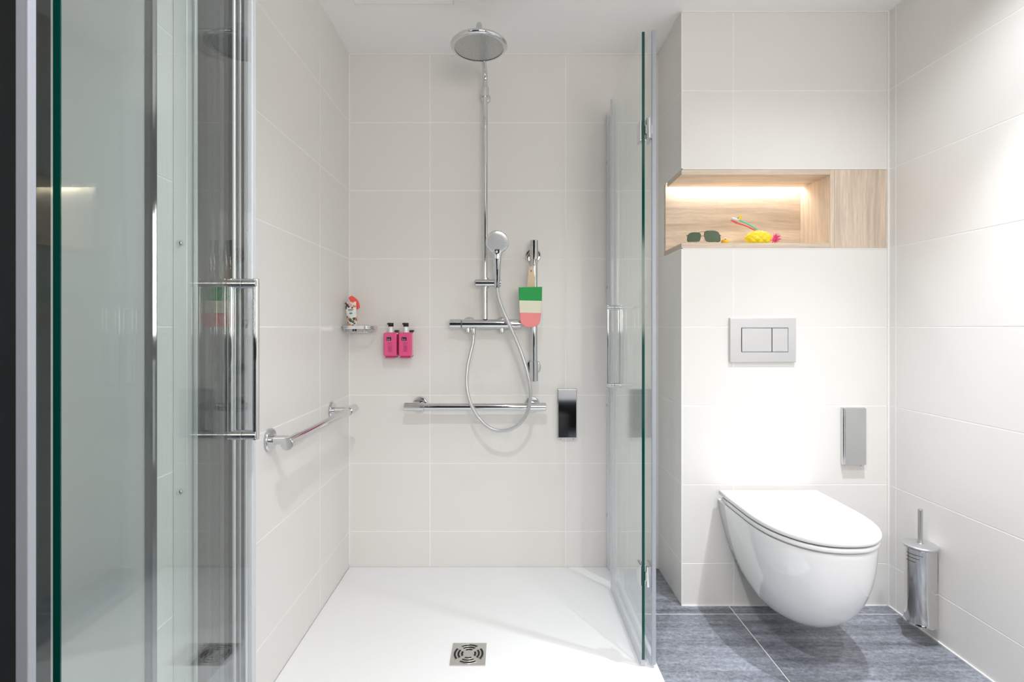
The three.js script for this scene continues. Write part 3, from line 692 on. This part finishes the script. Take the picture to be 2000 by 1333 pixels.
// ---------------------------------------------------------------- things in the niche
{
  const d = 2.000, g = thing('sunglasses', 'green-lensed aviator sunglasses with thin dark frame on the oak shelf', 'sunglasses', [0, 0, 0]);
  const lensM = std(lin(0.045, 0.10, 0.04), 0.06, 0, { clearcoat: 1, clearcoatRoughness: 0.02 }), fr = std(lin(0.10, 0.095, 0.09), 0.2, 0.9);
  const outline = (u0, u1, v0, v1, flip) => {
    const raw = [[0.0, 0.92], [0.02, 0.45], [0.12, 0.16], [0.35, 0.02], [0.65, 0.0], [0.90, 0.05], [1.0, 0.22], [0.98, 0.55], [0.88, 0.92], [0.70, 1.0], [0.3, 1.0], [0.08, 1.0]];
    return raw.map(([a, b]) => P(u0 + (flip ? 1 - a : a) * (u1 - u0), v0 + b * (v1 - v0), d));
  };
  for (const o of [outline(1342.5, 1368.5, 454.5, 472.6, false), outline(1375.5, 1406.5, 451, 472.6, true)]) {
    const e = new THREE.ExtrudeGeometry(new THREE.Shape(new THREE.CatmullRomCurve3(o, true).getPoints(48).map((p) => new THREE.Vector2(p.x, p.y))), { depth: 0.0016, bevelEnabled: false });
    e.translate(0, 0, -d - 0.0008);
    const L = mesh('lens', e, lensM, g);
    mesh('rim', new THREE.TubeGeometry(new THREE.CatmullRomCurve3(o, true), 70, 0.0011, 8, true), fr, L);
  }
  mesh('bridge', [hoseGeo([P(1364, 454.5, d), P(1372, 452.8, d - 0.002), P(1380, 452.5, d)], 0.0010, 20, 8), hoseGeo([P(1367.5, 463, d), P(1372, 460.5, d - 0.002), P(1376, 462.5, d)], 0.0009, 20, 8)], fr, g);
  for (const s of [-1, 1]) mesh('nose_pad', (() => { const e = new THREE.SphereGeometry(0.004, 12, 10); e.scale(0.6, 1.5, 0.5); e.translate(P(1372 + s * 3.2, 468, d + 0.006).x, P(0, 468, d).y, -d - 0.006); return e; })(), std(lin(0.75, 0.75, 0.7), 0.3), g);
  mesh('temple', hoseGeo([P(1342.5, 460, d), P(1341, 460, d + 0.012), P(1345, 465, d + 0.06), P(1352, 472, d + 0.10)], 0.0014, 30, 8), fr, g);
  mesh('temple', hoseGeo([P(1406.5, 460, d), P(1408, 460, d + 0.012), P(1400, 465, d + 0.06), P(1394, 472, d + 0.10)], 0.0014, 30, 8), fr, g);
}
{
  const c = P(1416, 0, 1.995), g = thing('bath_toy', 'tiny yellow and white ball toy beside the sunglasses', 'toy', [c.x, SH, -1.995]);
  mesh('body', (() => { const e = new THREE.SphereGeometry(0.0145, 28, 20); e.scale(1.05, 0.85, 1); e.translate(0, 0.0115, 0); return e; })(), std(lin(0.88, 0.50, 0.04), 0.3), g);
  mesh('head', (() => { const e = new THREE.SphereGeometry(0.0095, 24, 16); e.translate(0.001, 0.0190, 0.001); return e; })(), std(lin(0.86, 0.62, 0.55), 0.3), g);
  mesh('eye', (() => { const e = new THREE.SphereGeometry(0.0022, 12, 8); e.translate(-0.002, 0.0205, 0.0098); return e; })(), M.black, g);
}
{
  const d = 2.020, c = P(1480.5, 0, d), g = thing('pineapple_holder', 'yellow knobbly pineapple toothbrush holder lying on the oak shelf', 'toothbrush holder', [c.x, SH, -d]);
  const e = new THREE.SphereGeometry(1, 96, 64), p = e.attributes.position;
  for (let i = 0; i < p.count; i++) {
    const v = new THREE.Vector3().fromBufferAttribute(p, i), lon = Math.atan2(v.z, v.y), s = v.x;
    const k = Math.abs(Math.sin(3.5 * lon + 5.6 * s)) * Math.abs(Math.sin(3.5 * lon - 5.6 * s));
    const f = 1 + 0.13 * Math.pow(k, 0.7) * (1 - s * s * s * s);
    p.setXYZ(i, v.x * 0.0525, v.y * 0.0275 * f, v.z * 0.0275 * f);
  }
  e.computeVertexNormals();
  e.translate(0, 0.0295, 0);
  mesh('pineapple_body', e, std(lin(0.93, 0.76, 0.03), 0.35), g);
  const spikes = [];
  for (let k = 0; k < 60; k++) {
    const dir = new THREE.Vector3(-0.15 + rnd() * 1.1, (rnd() - 0.5) * 2, (rnd() - 0.5) * 2).normalize();
    const q = new THREE.ConeGeometry(0.0026, 0.028, 6); q.translate(0, 0.014, 0);
    spikes.push(axis(q, new THREE.Vector3(0.063, 0.027, 0), dir));
  }
  mesh('leaf_tuft', spikes, std(lin(0.88, 0.09, 0.33), 0.45), g).userData.label = 'pink spiky leaf tuft';
}
function toothbrush(label, pts, col, head, bristles) {
  const g = thing('toothbrush', label, 'toothbrush', [0, 0, 0], 'toothbrushes in the pineapple holder');
  const cur = new THREE.CatmullRomCurve3(pts);
  mesh('handle', new THREE.TubeGeometry(cur, 40, 0.0030, 10, false), col, g);
  const a = pts[0], b = pts[1], u = b.clone().sub(a).normalize();
  const hd = rod(a.clone().addScaledVector(u, -0.002), a.clone().addScaledVector(u, 0.026), 0.0048, 16);
  mesh('brush_head', hd, head, g);
  if (bristles) {
    const n = new THREE.Vector3(-u.y, u.x, 0).normalize(); if (n.y < 0) n.negate();
    bristles.forEach(([t, col2, len]) => mesh('bristles', rod(a.clone().addScaledVector(u, t), a.clone().addScaledVector(u, t).addScaledVector(n, len), 0.0042, 10), col2, g));
  }
}
toothbrush('aqua striped toothbrush with yellow bristles leaning out of the pineapple', [P(1430, 427, 2.03), P(1443, 430, 2.028), P(1462, 438.5, 2.024), P(1479, 448.5, 2.02)], std(lin(0.12, 0.62, 0.52), 0.3), std(lin(0.72, 0.78, 0.82), 0.3),
  [[0.022, std(lin(0.06, 0.50, 0.12), 0.6), 0.009], [0.026, std(lin(0.90, 0.72, 0.05), 0.6), 0.019], [0.033, std(lin(0.92, 0.66, 0.08), 0.6), 0.015]]);
toothbrush('coral red toothbrush lying just below the aqua one', [P(1429, 430, 2.045), P(1440, 436, 2.043), P(1456, 441, 2.038), P(1475, 450, 2.034)], std(lin(0.85, 0.10, 0.09), 0.3), std(lin(0.80, 0.16, 0.14), 0.3), null);

{
  const [x0, x1, y0, y1] = FILL.box;
  const g = thing('added_fill_panel', 'added glowing fill panel above the vanity, behind the viewer', 'fill light', [0, 0, 0]);  // invented panel, added only as soft fill for walls and ceiling
  mesh('fill_body', rspan(x0 - 0.02, x1 + 0.02, y0 - 0.02, y1 + 0.02, -ZR + 0.001, -ZR + 0.10, 0.004), M.alu, g);
  mesh('fill_glow', span(x0, x1, y0, y1, -ZR + 0.1005, -ZR + 0.104), std(0x333333, 0.4, 0, { emissive: FILL.color, emissiveIntensity: 0.9 }), g);  // glowing front of the added fill light
  const r = new THREE.RectAreaLight(FILL.color, FILL.intensity, x1 - x0, y1 - y0);
  r.position.set((x0 + x1) / 2, (y0 + y1) / 2, ZR - 0.108);
  g.add(r);
  tag(mesh('unseen_board', rspan(0.10, 1.30, 0.002, 0.34, -0.94, -0.92, 0.002), M.dark), 'dark board out of view under the vanity, placed to darken the dispenser reflection', 'board');  // unseen board, keeps the reflection in the dispenser dark
}
// ---------------------------------------------------------------- behind the camera: vanity and bin, mirrored in the polished fittings
{
  const g = thing('vanity_unit', 'white wall-hung vanity mirrored in the polished dispenser', 'vanity', [0, 0, 0]);
  mesh('cabinet', rspan(0.18, 1.05, 0.36, 0.84, -0.93, -0.47, 0.004), M.white, g);
  mesh('basin', rspan(0.17, 1.06, 0.841, 0.875, -0.94, -0.46, 0.010), M.ceramic, g);
}
{
  const g = thing('waste_bin', 'black pedal bin mirrored in the polished dispenser', 'bin', [0.50, 0, 0.42]);
  mesh('bin_body', lathe([[0, 0], [0.085, 0], [0.088, 0.004], [0.094, 0.215], [0, 0.215]], 40), std(lin(0.02, 0.02, 0.02), 0.35), g);
  mesh('bin_lid', lathe([[0, 0.216], [0.099, 0.216], [0.099, 0.224], [0.080, 0.238], [0, 0.243]], 40), std(lin(0.03, 0.03, 0.03), 0.3), g);
}

scene.traverse((o) => { if (o.isMesh) o.castShadow = o.receiveShadow = true; });
renderer.render(scene, camera);
